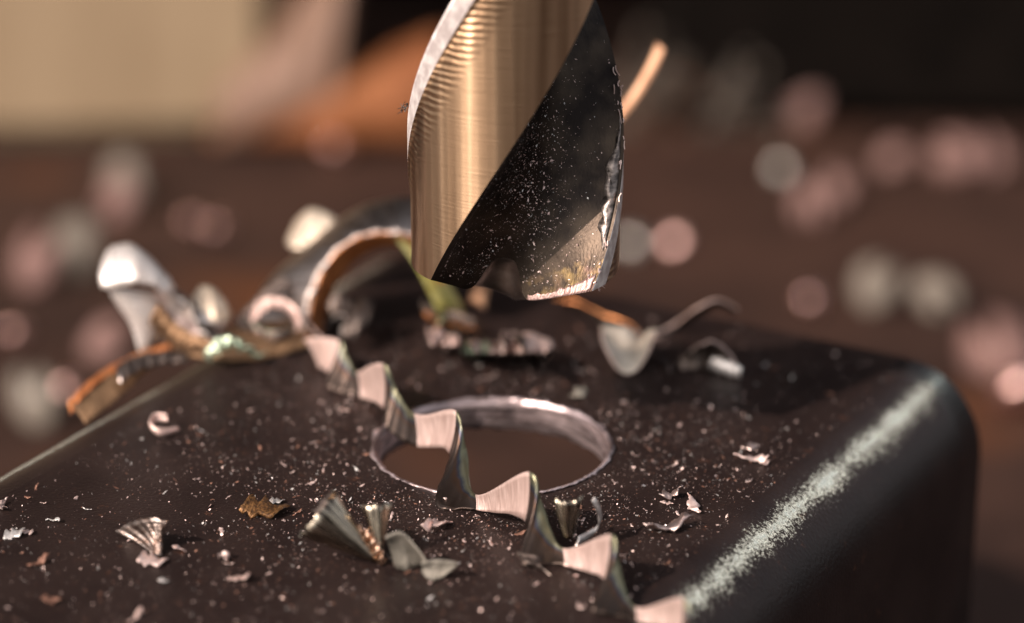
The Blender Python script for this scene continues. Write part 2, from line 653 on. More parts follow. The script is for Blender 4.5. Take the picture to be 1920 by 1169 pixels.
def land_mat():
    m, t, P, N, L = new_mat('bronze_ground_steel')
    tc = N.new('ShaderNodeTexCoord')
    sp = N.new('ShaderNodeSeparateXYZ')
    L.new(tc.outputs['Object'], sp.inputs[0])
    # axial facets left by relief grinding: relief and painted reflections vary round the drill only
    at2 = N.new('ShaderNodeMath'); at2.operation = 'ARCTAN2'
    L.new(sp.outputs[0], at2.inputs[0]); L.new(sp.outputs[1], at2.inputs[1])
    cmb = N.new('ShaderNodeCombineXYZ')
    L.new(at2.outputs[0], cmb.inputs[0])
    zs = N.new('ShaderNodeMath'); zs.operation = 'MULTIPLY'; zs.inputs[1].default_value = .03
    L.new(sp.outputs[2], zs.inputs[0]); L.new(zs.outputs[0], cmb.inputs[1])
    n1 = N.new('ShaderNodeTexNoise'); n1.inputs['Scale'].default_value = 3.4; n1.inputs['Detail'].default_value = 2; n1.inputs['Roughness'].default_value = .55
    L.new(cmb.outputs[0], n1.inputs['Vector'])
    # fine scratches across
    mp = N.new('ShaderNodeMapping'); mp.inputs['Scale'].default_value = (2.5, 2.5, 70)
    L.new(tc.outputs['Object'], mp.inputs[0])
    n2 = N.new('ShaderNodeTexNoise'); n2.inputs['Scale'].default_value = 1.2; n2.inputs['Detail'].default_value = 5
    L.new(mp.outputs[0], n2.inputs['Vector'])
    b1 = N.new('ShaderNodeBump'); b1.inputs['Strength'].default_value = .5; b1.inputs['Distance'].default_value = .05
    L.new(n1.outputs[0], b1.inputs['Height'])
    b2 = N.new('ShaderNodeBump'); b2.inputs['Strength'].default_value = .22; b2.inputs['Distance'].default_value = .012
    L.new(n2.outputs[0], b2.inputs['Height']); L.new(b1.outputs[0], b2.inputs['Normal'])
    # chatter ridges next to the margin (uv x runs from margin to heel)
    su = N.new('ShaderNodeSeparateXYZ'); L.new(tc.outputs['UV'], su.inputs[0])
    wv = N.new('ShaderNodeTexWave'); wv.wave_type = 'BANDS'; wv.bands_direction = 'Z'
    wv.inputs['Scale'].default_value = 5.4; wv.inputs['Distortion'].default_value = 2.6; wv.inputs['Detail'].default_value = 2
    L.new(tc.outputs['Object'], wv.inputs['Vector'])
    mk = N.new('ShaderNodeMapRange'); mk.inputs['From Min'].default_value = .30; mk.inputs['From Max'].default_value = .12
    mk.inputs['To Min'].default_value = 0; mk.inputs['To Max'].default_value = 1
    L.new(su.outputs[0], mk.inputs['Value'])
    mu = N.new('ShaderNodeMath'); mu.operation = 'MULTIPLY'
    L.new(wv.outputs[0], mu.inputs[0]); L.new(mk.outputs[0], mu.inputs[1])
    b3 = N.new('ShaderNodeBump'); b3.inputs['Strength'].default_value = .35; b3.inputs['Distance'].default_value = .02
    L.new(mu.outputs[0], b3.inputs['Height']); L.new(b2.outputs[0], b3.inputs['Normal'])
    L.new(b3.outputs[0], P.inputs['Normal'])
    rc = ramp(N, .3, .7, (.19, .10, .05), (.84, .55, .34))  # light and dark reflection bands painted into the bronze
    L.new(n1.outputs[0], rc.inputs[0])
    mx = N.new('ShaderNodeMix'); mx.data_type = 'RGBA'; mx.blend_type = 'MULTIPLY'
    mz = N.new('ShaderNodeMath'); mz.operation = 'MULTIPLY'; mz.inputs[1].default_value = .55
    L.new(mu.outputs[0], mz.inputs[0]); L.new(mz.outputs[0], mx.inputs[0])
    L.new(rc.outputs[0], mx.inputs[6]); mx.inputs[7].default_value = (.35, .26, .2, 1)
    L.new(mx.outputs[2], P.inputs['Base Color'])
    P.inputs['Metallic'].default_value = 1
    P.inputs['Roughness'].default_value = .34
    P.inputs['Anisotropic'].default_value = .8
    P.inputs['Anisotropic Rotation'].default_value = 0.25
    tg = N.new('ShaderNodeTangent'); tg.direction_type = 'RADIAL'; tg.axis = 'Z'
    L.new(tg.outputs[0], P.inputs['Tangent'])
    return m


def flute_mat():
    m, t, P, N, L = new_mat('black_oxide_flute')
    tc = N.new('ShaderNodeTexCoord')
    n1 = N.new('ShaderNodeTexNoise'); n1.inputs['Scale'].default_value = 3.2; n1.inputs['Detail'].default_value = 7
    L.new(tc.outputs['Object'], n1.inputs['Vector'])
    r = ramp(N, .36, .75, (.014, .009, .007), (.075, .052, .036))
    L.new(n1.outputs[0], r.inputs[0])
    # bare steel with gold and pink reflections painted towards the cutting lip: uv y runs up from the point, uv x from heel to lip
    su = N.new('ShaderNodeSeparateXYZ'); L.new(tc.outputs['UV'], su.inputs[0])
    f = N.new('ShaderNodeMapRange'); f.inputs['From Min'].default_value = .75; f.inputs['From Max'].default_value = .0
    L.new(su.outputs[1], f.inputs['Value'])
    g = N.new('ShaderNodeMapRange'); g.inputs['From Min'].default_value = .4; g.inputs['From Max'].default_value = 1.0
    L.new(su.outputs[0], g.inputs['Value'])
    mu = N.new('ShaderNodeMath'); mu.operation = 'MULTIPLY'
    L.new(f.outputs[0], mu.inputs[0]); L.new(g.outputs[0], mu.inputs[1])
    n2 = N.new('ShaderNodeTexNoise'); n2.inputs['Scale'].default_value = 12; n2.inputs['Detail'].default_value = 8
    L.new(tc.outputs['Object'], n2.inputs['Vector'])
    ad = N.new('ShaderNodeMath'); ad.operation = 'MULTIPLY_ADD'; ad.inputs[1].default_value = .9
    L.new(n2.outputs[0], ad.inputs[0]); L.new(mu.outputs[0], ad.inputs[2])
    rr = ramp(N, .72, 1.4, (0, 0, 0), (1, 1, 1)); L.new(ad.outputs[0], rr.inputs[0])
    mx = N.new('ShaderNodeMix'); mx.data_type = 'RGBA'
    L.new(rr.outputs[0], mx.inputs[0]); L.new(r.outputs[0], mx.inputs[6])
    n3 = N.new('ShaderNodeTexNoise'); n3.inputs['Scale'].default_value = 2.4
    L.new(tc.outputs['Object'], n3.inputs['Vector'])
    r3 = ramp(N, .42, .6, (.12, .07, .055), (.27, .18, .062)); L.new(n3.outputs[0], r3.inputs[0])
    L.new(r3.outputs[0], mx.inputs[7])
    L.new(mx.outputs[2], P.inputs['Base Color'])
    P.inputs['Metallic'].default_value = .8
    P.inputs['Roughness'].default_value = .42
    mp = N.new('ShaderNodeMapping'); mp.inputs['Scale'].default_value = (30, 30, 9); mp.inputs['Rotation'].default_value = (0, .7, 0)
    L.new(tc.outputs['Object'], mp.inputs[0])
    n4 = N.new('ShaderNodeTexNoise'); n4.inputs['Scale'].default_value = 1.6; n4.inputs['Detail'].default_value = 5
    L.new(mp.outputs[0], n4.inputs['Vector'])
    b = N.new('ShaderNodeBump'); b.inputs['Strength'].default_value = .3; b.inputs['Distance'].default_value = .012
    L.new(n4.outputs[0], b.inputs['Height']); L.new(b.outputs[0], P.inputs['Normal'])
    return m


MARGIN = steel('pitted_margin_steel', (.52, .43, .40), (.84, .75, .70), .45, metal=.45, stripes=1, bump=0, scale=11)
DM = {'land': land_mat(), 'margin': MARGIN, 'flute': flute_mat()}
for a, b, reg in segs:
    d = Build()
    idx = [i % nP for i in (range(a - (1 if reg != 'margin' else 1), b) if reg != 'margin' else range(a - 1, b))]
    w = len(idx)
    for u in range(NZ + 1):
        for i in idx:
            p = PROF[i][0]
            z = zrow(p, u / NZ)
            d.v.append(place(p, z))
    for u in range(NZ):
        for j in range(w - 1):
            q = [(u, j), (u, j + 1), (u + 1, j + 1), (u + 1, j)]
            d.face([r_ * w + c for r_, c in q], 0,
                   [(c / (w - 1), zrow(PROF[idx[c]][0], r_ / NZ) - ZTIP) for r_, c in q])
    link(reg, d.mesh(reg), [DM[reg]], drill)
d = Build()
LAY = 26
for l in range(LAY + 1):
    lam = 1 - l / LAY
    for p, r_ in PROF:
        q = p * max(lam, 1e-3)
        d.v.append(place(q, ztip(q)))
for l in range(LAY):
    for j in range(nP):
        j2 = (j + 1) % nP
        d.face([l * nP + j, (l + 1) * nP + j, (l + 1) * nP + j2, l * nP + j2], 0)
link('point', d.mesh('point'), [steel('ground_point_steel', (.30, .24, .20), (.5, .42, .36), .35, stripes=1, bump=0)], drill)

FL = [p for p, r_ in PROF[:len(HALF)] if r_ == 'flute']


def flute_pt(t, z):
    x = t * (len(FL) - 1)
    i = min(int(x), len(FL) - 2)
    return place(FL[i].lerp(FL[i + 1], x - i), z)


def speck(bd, c, nrm, s, mat):
    """a small bent flake of two faces with a little thickness"""
    t1 = nrm.orthogonal().normalized()
    t1 = Matrix.Rotation(rnd.uniform(0, 6.28), 3, nrm) @ t1
    t2 = nrm.cross(t1)
    l, w = s * rnd.uniform(.5, 1.3), s * rnd.uniform(.2, .6)
    k = s * rnd.uniform(.05, .5)
    ps = [c - t1 * l * .5, c + t2 * w * .5 + nrm * k * .5, c + t1 * l * .5 + nrm * k, c - t2 * w * .5 + nrm * k * .2, c + nrm * (k * .5 - s * .12)]
    b0 = len(bd.v)
    bd.v += ps
    for f in ([0, 1, 3], [1, 2, 3], [0, 4, 1], [1, 4, 2], [2, 4, 3], [3, 4, 0]):
        bd.face([b0 + i for i in f], mat, None, False)


dd = Build()
for i in range(4200):
    t = min(max(rnd.gauss(.36, .26), .02), .97)
    z0 = ztip(FL[int(t * (len(FL) - 1))])
    z = z0 + .05 + abs(rnd.gauss(.0, 1.35))
    c = flute_pt(t, z)
    n_ = (flute_pt(min(t + .02, 1), z) - flute_pt(max(t - .02, 0), z)).cross(flute_pt(t, z + .05) - c).normalized()
    if rnd.random() < .5 or noise.noise(c * 2.2) > 0:
        speck(dd, c + n_ * .004, n_, min(.0088 * math.exp(rnd.gauss(0, .6)), .034), rnd.choice((0, 0, 0, 2)))
o = link('flute_dust', dd.mesh('flute_dust'), [M['dust_pale'], M['dust_brown'], M['dust_grey']], drill)
o['kind'] = 'stuff'

# bright ground cutting lip and a torn chip welded to the edge
for sgn in (1, -1):
    lp = Build()
    g = []
    for i in range(24):
        t = .60 + .39 * i / 23
        x = t * (len(FL) - 1)
        q = FL[int(x)].lerp(FL[min(int(x) + 1, len(FL) - 1)], x - int(x)) * sgn
        z = ztip(q)
        w_ = .035 + .05 * abs(noise.noise(Vector((i * .35, 2.2, 0)))) + .09 * (i / 23) ** 3
        row = []
        for k in range(5):
            c = place(q, z + w_ * k / 4)
            c2 = place((FL[min(int(x) + 2, len(FL) - 1)]) * sgn, z + w_ * k / 4)
            nn = (c2 - c).cross(Vector((0, 0, 1)))
            nn = nn.normalized() if nn.length > 1e-6 else Vector((0, 0, 0))
            row.append(c + nn * .006)
        g.append(row)
    lp.sheet(g, .006, 0)
    link('cutting_lip', lp.mesh('cutting_lip'), [steel('lip_bare_steel', (.30, .17, .145), (.66, .46, .41), .4, metal=.7, stripes=30, bump=.4, streak=True)], drill)
tc_ = Build()
g = []
for i in range(26):
    f = i / 25
    z = ZTIP + .62 + 1.0 * f
    row = []
    for k in range(6):
        t = .985 - .06 * (k / 5) * math.sin(min(1, f * 1.15) * math.pi) * (1 + .9 * noise.noise(Vector((f * 9, k * .6, 3))))
        c = flute_pt(t, z)
        rad = Vector((c.x, c.y, 0)).normalized()
        cc = flute_pt(t - .02, z)
        nn = (c - cc).cross(Vector((0, 0, 1))).normalized()
        row.append(c - nn * (-.006 - .03 * math.sin(k / 5 * 3.1) * math.sin(f * 3.1) * (1 + noise.noise(Vector((f * 12, k, 8))))))
    g.append(row)
tc_.sheet(g, .008, 0)
link('welded_chip', tc_.mesh('welded_chip'), [steel('welded_steel', (.10, .08, .07), (.42, .34, .30), .4, metal=.8, stripes=20, bump=.8, streak=True)], drill)

# built-up burr along the right-hand cutting edge and stray hairs
for k, (t, z, n_) in enumerate(((1.0, ZTIP + 1.72, 12), (1.0, ZTIP + 1.25, 6), (1.0, ZTIP + .52, 8))):
    b = Build()
    for i in range(n_):
        zz = max(z + rnd.gauss(0, .13), ZTIP + .40)
        c = flute_pt(1 - abs(rnd.gauss(0, .018)), zz)
        rad = Vector((c.x, c.y, 0)).normalized()
        g = []
        ln = rnd.uniform(.02, .09)
        di = Vector((rnd.gauss(0, .25), rnd.gauss(0, .25), rnd.gauss(.6, .8))).normalized()
        cu = rnd.uniform(-.05, .05)
        for u in range(5):
            f = u / 4
            pc = c + di * ln * (f - .3) + rad * (.006 + cu * (f - .5) ** 2)
            wv = rad.cross(di).normalized() * (.018 * (1 - .7 * f))
            g.append([pc - wv, pc + wv])
        b.sheet(g, .006, 0)
    link('burr', b.mesh('burr'), [M['dust_pale']], drill)['kind'] = 'stuff'
for (px, py, n_, sc) in ((757, 203, 7, .085), (1118, 536, 6, .10)):
    b = Build()
    c0 = at(px, py, 0.0) - Vector((DX, 0, 0)) if px < 900 else at(px, py, -.5) - Vector((DX, 0, 0))
    for i in range(n_):
        di = Vector((rnd.gauss(0, 1), rnd.gauss(0, .5), rnd.gauss(0, .8))).normalized()
        g = []
        for u in range(7):
            f = u / 6
            pc = c0 + di * sc * (f - .4) + Vector((math.sin(f * 5 + i), 0, math.cos(f * 4 + i * 2))) * sc * .2
            g.append([pc, pc + Vector((.009, .003, .006)) * (1 - .6 * f)])
        b.sheet(g, .005, 0)
    link('burr', b.mesh('burr'), [M['chip_dark'] if px < 900 else M['dust_pale']], drill)['kind'] = 'stuff'

# ------------------------------------------------------------------ shavings on the tube


def thing_mesh(name, bd, mats, base, label, cat='metal shaving', group=None):
    o = link(name, bd.mesh(name, base), [M[m] for m in mats], None, base)
    return tag(o, label, cat, group)


# the long curl that crosses the hole
cb = Build()
turns = [  # upper and lower edge of the ribbon, station by station: photo position and distance
    ((570, 636, 1.85), (598, 690, 1.70)), ((637, 637, 1.50), (615, 700, 1.40)), ((650, 665, 1.40), (617, 728, 1.20)),
    ((671, 696, 1.15), (676, 746, 1.00)), ((719, 682, .60), (721, 769, .50)), ((744, 728, .50), (726, 810, .30)),
    ((778, 778, .15), (782, 837, .0)), ((856, 772, -.40), (843, 851, -.45)), ((876, 855, -.60), (817, 946, -1.15)),
    ((893, 928, -1.20), (894, 957, -1.30)), ((993, 886, -1.75), (985, 978, -1.80)), ((1017, 946, -1.85), (978, 1056, -2.25)),
    ((1056, 1028, -2.10), (1058, 1060, -2.25)), ((1146, 1002, -2.60), (1133, 1092, -2.70)), ((1160, 1056, -2.70), (1110, 1145, -3.05)),
    ((1192, 1138, -3.00), (1194, 1164, -3.15)), ((1282, 1122, -3.50), (1275, 1190, -3.55)), ((1300, 1190, -3.6), (1255, 1260, -3.9)),
    ((1335, 1262, -3.8), (1338, 1292, -3.9))]
g1 = band(pts([a for a, b in turns]), pts([b for a, b in turns]), 18 * 16 + 1, 9, .05, .09, .004, 2.0)
cb.sheet(g1, .014, 0, 0, 0, uvs=(18, 1))
for q in range(len(cb.m)):                   # facets turned from the sun: shade painted dark, with temper tones
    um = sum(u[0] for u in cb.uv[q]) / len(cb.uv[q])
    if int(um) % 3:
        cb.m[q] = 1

lup = [(552, 612, 2.15), (515, 620, 2.1), (474, 606, 2.2), (466, 586, 2.35), (492, 568, 2.5), (530, 568, 2.5), (562, 584, 2.4), (580, 608, 2.1), (600, 628, 1.85)]
llo = [(548, 626, 2.1), (512, 642, 2.05), (476, 630, 2.15), (466, 608, 2.3), (492, 590, 2.45), (530, 590, 2.45), (566, 604, 2.3), (590, 640, 1.9), (608, 672, 1.7)]
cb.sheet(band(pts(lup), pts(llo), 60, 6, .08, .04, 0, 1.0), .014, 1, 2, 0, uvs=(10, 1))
axp = pts([b for a, b in turns[6:12]])
base = axp[5].copy(); base.z = 0
thing_mesh('spiral_shaving', cb, ['chip_pink', 'chip_shade_temper', 'chip_dark'], base, 'long helical curl of rosy steel ribbon lying across the drilled hole')

# the tall arched shaving at the back left
b = Build()
outerL = [(478, 640, 2.75), (474, 590, 2.8), (500, 532, 2.9), (560, 475, 3.0), (632, 415, 3.05), (695, 382, 3.1), (772, 371, 3.1), (835, 388, 3.0), (868, 440, 2.9)]
fold = [(578, 655, 2.2), (580, 600, 2.25), (592, 540, 2.3), (625, 480, 2.35), (672, 446, 2.4), (720, 438, 2.42), (772, 444, 2.42), (812, 468, 2.45), (842, 520, 2.5)]
inner = [(602, 655, 2.5), (606, 605, 2.52), (622, 550, 2.55), (655, 500, 2.6), (692, 472, 2.62), (728, 462, 2.62), (768, 466, 2.62), (798, 490, 2.62), (824, 540, 2.62)]
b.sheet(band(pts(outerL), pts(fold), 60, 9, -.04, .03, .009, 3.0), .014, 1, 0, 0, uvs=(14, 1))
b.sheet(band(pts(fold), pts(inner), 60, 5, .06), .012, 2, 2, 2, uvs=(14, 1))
b.sheet(band(pts([(742, 448, 2.5), (775, 492, 2.5), (800, 540, 2.5), (822, 592, 2.6), (832, 612, 2.72)]),
             pts([(776, 446, 2.7), (818, 496, 2.7), (850, 545, 2.75), (868, 585, 2.8), (872, 606, 2.82)]), 30, 6, .14, 0, .004), .014, 3, 3, 3, uvs=(8, 1))
up = [(565, 602, 2.5), (500, 602, 2.4), (430, 618, 2.3), (340, 638, 2.1), (255, 672, 1.8), (185, 702, 1.5), (130, 762, 1.0)]
lo = [(575, 650, 2.1), (505, 672, 1.9), (432, 676, 1.8), (350, 672, 1.75), (292, 684, 1.6), (232, 738, 1.15), (160, 796, .75)]
b.sheet(band(pts(up), pts(lo), 60, 9, .12, .03, .004, 3.0), .014, 4, 1, 4, uvs=(14, 1))
# crumpled bright folds low on the ribbon
b.sheet(band(pts([(380, 668, 1.72), (405, 636, 1.75), (440, 632, 1.75), (470, 655, 1.72)]), pts([(395, 676, 1.6), (415, 656, 1.62), (448, 652, 1.62), (500, 664, 1.62)]), 26, 7, .25, .22, .028, 1.0), .012, 5, 5, 5)
base = at(520, 645, 2.3); base.z = 0
M['chip_mint'] = steel('chip_mint_temper', (.13, .16, .11), (.40, .46, .34), .32, metal=.85, stripes=20, bump=.4)
thing_mesh('arched_shaving', b, ['chip_arch', 'chip_dark', 'chip_rust', 'chip_lime', 'chip_gold', 'chip_mint'], base,
           'big looping shaving that arches over the far left corner with copper inside')

# white conical curl over the left edge
b = Build()
b.sheet(band(pts([(192, 500, 2.1), (206, 466, 2.2), (250, 460, 2.25), (300, 506, 2.3), (345, 556, 2.3), (430, 592, 2.3)]),
             pts([(190, 541, 1.9), (216, 540, 1.85), (264, 531, 1.85), (302, 546, 1.9), (332, 590, 2.0), (418, 612, 2.1)]), 40, 9, -.14, .04, .006, 1.0), .014, 0, 0, 0, uvs=(10, 1))
b.sheet(band(pts([(200, 540, 1.95), (222, 575, 1.95), (246, 612, 1.95), (262, 664, 1.9)]),
             pts([(292, 548, 2.1), (300, 580, 2.05), (296, 620, 2.0), (276, 664, 1.95)]), 30, 8, .12), .014, 0, 0, 0, uvs=(8, 1))
b.sheet(band(pts([(285, 548, 2.05), (310, 590, 2.05), (360, 640, 2.0)]), pts([(340, 560, 2.25), (390, 590, 2.25), (430, 612, 2.2)]), 24, 8, .12, .05, .01, 2), .014, 3, 1, 3, uvs=(6, 1))
base = at(268, 665, 1.93); base.z = 0
thing_mesh('conical_shaving', b, ['chip_bright', 'chip_dark', 'chip_pink', 'chip'], base,
           'bright white flared curl standing tall on the far left edge of the tube')


def fan(apex, axis, upv, length, a0, a1, half, n=40, m=10, pleat=.03, npl=9, rag=.06, r0=.06, seed=0.0, flat=0.0):
    """a conical pleated chip: points on a cone round axis"""
    axis = axis.normalized()
    e1 = (upv - axis * upv.dot(axis)).normalized()
    e2 = axis.cross(e1)
    g = []
    for i in range(n):
        f = i / (n - 1)
        a = R_(a0 + (a1 - a0) * f)
        ln = length * (1 + rag * noise.noise(Vector((f * 14, seed, 1.7))) + .05 * noise.noise(Vector((f * 40, seed, 4.7))))
        row = []
        for j in range(m):
            s = r0 + (1 - r0) * j / (m - 1)
            h = half + pleat * math.sin(f * npl * 6.283 + seed) * s + flat * s
            d = axis * math.cos(h) + (e1 * math.cos(a) + e2 * math.sin(a)) * math.sin(h)
            row.append(apex + d * ln * s)
        g.append(row)
    return g


V = Vector
# pleated cone in front of the hole
b = Build()
ap = on(714, 1058, .02)
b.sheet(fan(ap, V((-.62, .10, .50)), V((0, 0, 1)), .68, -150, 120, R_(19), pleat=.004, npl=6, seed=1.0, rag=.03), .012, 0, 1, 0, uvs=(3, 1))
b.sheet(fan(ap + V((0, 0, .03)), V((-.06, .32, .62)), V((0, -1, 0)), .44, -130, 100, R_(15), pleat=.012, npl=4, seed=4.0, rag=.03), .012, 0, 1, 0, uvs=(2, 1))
b.sheet(band([on(650, 1012, .10), on(684, 1040, .05), on(716, 1060, .015)], [on(664, 984, .32), on(702, 1006, .24), on(722, 1050, .06)], 34, 8, .12, .2, .02, 6.0), .012, 2, 2, 2, uvs=(3, 1))
M['chip_copper'] = steel('chip_copper_glint', (.42, .24, .15), (.80, .56, .42), .26, stripes=20, bump=.6)
thing_mesh('cone_chip', b, ['chip_cone', 'chip_dark', 'chip_copper'], ap, 'pleated steel cone chip with glossy stripes in front of the hole')

# grey double leaf beside it
b = Build()
b.sheet(band([on(722, 1008, .30), on(752, 998, .33), on(782, 1030, .22), on(805, 1062, .10)],
             [on(738, 1062, .02), on(760, 1070, .01), on(785, 1062, .02), on(806, 1064, .05)], 26, 8, .12, .03, .004), .014, 0, 0, 0, uvs=(5, 1))
b.sheet(band([on(790, 1058, .14), on(815, 1050, .16), on(840, 1052, .16), on(858, 1056, .16)],
             [on(790, 1072, .05), on(806, 1088, .01), on(828, 1084, .02), on(857, 1060, .14)], 22, 7, .15, .03, .004), .014, 0, 0, 0, uvs=(4, 1))
thing_mesh('leaf_chip', b, ['chip_grey'], on(770, 1068, 0), 'dull grey chip like two joined leaves beside the pleated cone')

# small shiny half tube half hidden by the long curl, with a thin loop
b = Build()
ap = on(1068, 1040, .01)
b.sheet(fan(ap, V((-.03, .18, .9)), V((0, -1, 0)), .46, -120, 110, R_(13), pleat=.03, npl=4, seed=2.2, r0=.3), .012, 0, 1, 0, uvs=(2, 1))
thing_mesh('flute_chip', b, ['chip_cone', 'chip_dark'], ap, 'small upright half tube chip with a golden stripe behind the long curl')
b = Build()
ring = [on(1080, 1024, .03), on(1105, 1008, .03), on(1122, 990, .10), on(1120, 960, .28), on(1110, 940, .38)]
b.sheet(band(ring, [p + V((.02, .03, .07 - .012 * i)) for i, p in enumerate(ring)], 24, 4, .1), .012, 0)
thing_mesh('hooked_sliver', b, ['chip_bright'], on(1110, 1008, 0), 'thin bent sliver hooking upward to the right of the half tube chip')

# triangular fan on the left
b = Build()
ap = on(302, 1040, 0)
b.sheet(band([on(217, 997, .04), on(235, 984, .12), on(262, 974, .22), on(288, 971, .27), on(314, 978, .26)],
             [on(288, 1038, .015), on(294, 1040, .012), on(299, 1042, .01), on(302, 1040, .012), on(303, 1022, .05)], 34, 8, .10, .05, .008, 3.3), .016, 0, 0, 0, uvs=(1, 1))
M['chip_fan'] = steel('chip_ridged_steel', (.17, .105, .08), (.40, .32, .28), .36, stripes=10, bump=.9, scale=14, across=False)
thing_mesh('fan_chip', b, ['chip_fan'], ap, 'ridged triangular fan chip lying alone on the left of the tube top')

# half moon behind the hole
b = Build()
g = []
for i in range(30):
    f = i / 29
    row = []
    for j in range(9):
        s = j / 8
        x = 1128 + 114 * f
        top = 622 + (22 * math.exp(-((f - .62) / .12) ** 2)) + 10 * f
        bot = 632 + 82 * math.sin(min(1, f * 1.08 + .04) * math.pi) ** .8
        y = top + (max(bot, top + 2) - top) * s
        yy = 1.55 + .55 * (1 - s) + .12 * (2 * f - 1) ** 2
        p = at(x, y, yy)
        row.append(p)
    g.append(row)
zmin = min(p.z for r_ in g for p in r_)
b.sheet([[p - V((0, 0, zmin - .01)) for p in r_] for r_ in g], .016, 0, 0, 1, uvs=(4, 1))
M['chip_leaf'] = steel('chip_leaf_steel', (.46, .38, .30), (.62, .53, .44), .5, metal=.5, stripes=20, bump=.4)
thing_mesh('half_moon_chip', b, ['chip_leaf', 'chip_pink'], on(1175, 712, 0), 'grey half moon chip with a rosy rim tilted behind the hole')

# folded chip with a white end
b = Build()
ap = on(1285, 690, .02)
b.sheet(band([on(1266, 684, .03), on(1298, 655, .22), on(1332, 640, .34), on(1360, 655, .26), on(1386, 690, .10)],
             [on(1276, 692, .01), on(1306, 694, .03), on(1334, 694, .02), on(1360, 702, .02), on(1390, 708, .02)], 34, 8, .10, .12, .022, 2.0), .014, 0, 1)
b.sheet(band([on(1335, 670, .16), on(1362, 672, .16), on(1392, 690, .12)], [on(1332, 692, .02), on(1360, 704, .01), on(1388, 710, .01)], 16, 6, -.2), .014, 2)
thing_mesh('folded_chip', b, ['chip_pink', 'chip_dark', 'chip_bright'], ap, 'folded rosy chip with a glaring white end behind the hole on the right')

# curved strip on the far edge
b = Build()
b.sheet(band([on(1225, 628, .02), on(1268, 606, .10), on(1305, 580, .30), on(1345, 562, .38), on(1384, 580, .26)],
             [on(1235, 634, .01), on(1280, 612, .03), on(1315, 592, .18), on(1346, 575, .28), on(1378, 590, .18)], 30, 5, .2), .014, 0, 1)
thing_mesh('curved_strip', b, ['chip_pink', 'chip_dark'], on(1240, 632, 0), 'narrow strip bent into a hook at the far edge on the right')
b = Build()
b.sheet(band([on(1040, 560, .16), on(1085, 568, .16), on(1130, 590, .15), on(1175, 605, .12), on(1205, 628, .03)],
             [on(1060, 575, .03), on(1095, 590, .02), on(1135, 610, .01), on(1170, 622, .01), on(1196, 634, .01)], 30, 5, .2, .1, .01), .014, 0, 1)
thing_mesh('copper_strip', b, ['chip_rust', 'chip_dark'], on(1110, 596, 0), 'copper brown strip lying flat beneath the right side of the drill')

# tall strip behind the drill
b = Build()
A = [at(880, 565, 3.1), at(905, 470, 3.2), at(965, 380, 3.3), at(1075, 290, 3.4), at(1168, 195, 3.5), at(1212, 125, 3.6), at(1232, 80, 3.65)]
B = [at(908, 580, 2.95), at(930, 478, 3.1), at(985, 392, 3.2), at(1090, 305, 3.3), at(1184, 200, 3.4), at(1228, 132, 3.5), at(1246, 92, 3.6)]
b.sheet(band(A, B, 44, 6, .2), .016, 0, 0)
base = on(895, 575, 0)
thing_mesh('tall_strip', b, ['chip_tan'], base, 'long tan strip rising behind the drill and curving out to its right')

# chips inside and behind the arch
b = Build()
ap = on(650, 632, 0)
b.sheet(band([at(612, 572, 2.35), at(632, 545, 2.4), at(655, 560, 2.4), at(668, 582, 2.35)], [at(622, 598, 2.2), at(640, 590, 2.2), at(655, 604, 2.2), at(662, 622, 2.15)], 22, 6, .18, .1, .01, 1.0), .013, 0, 1)
b.sheet(band([at(660, 585, 2.35), at(680, 560, 2.4), at(698, 566, 2.4)], [at(640, 630, 2.02), at(668, 632, 2.02), at(694, 602, 2.2)], 20, 6, -.14, .1, .01, 5.0), .013, 0, 1)
thing_mesh('flared_chip', b, ['chip_bright', 'chip_dark'], ap, 'small shiny flared chip standing under the arched shaving')
b = Build()
b.sheet(band([at(538, 455, 3.6), at(556, 415, 3.65), at(590, 392, 3.65), at(642, 418, 3.5)], [at(548, 468, 3.4), at(580, 462, 3.3), at(612, 448, 3.3), at(640, 432, 3.3)], 24, 7, -.08, .12, .012, 2.0), .014, 0, 0)
thing_mesh('caught_chip', b, ['chip_cream', 'chip_dark'], at(590, 440, 3.3), 'cream bright chip caught on the outer shoulder of the arched shaving')
b = Build()
b.sheet(band([at(362, 560, 2.4), at(378, 538, 2.45), at(405, 545, 2.45), at(432, 585, 2.4)], [at(368, 590, 2.2), at(388, 602, 2.1), at(412, 604, 2.1), at(428, 600, 2.2)], 22, 7, -.10, .12, .012, 4.0), .014, 0, 0)
thing_mesh('cup_chip', b, ['chip_cream', 'chip_dark'], at(395, 604, 2.15), 'small cream cup of steel between the white curl and the arched shaving')

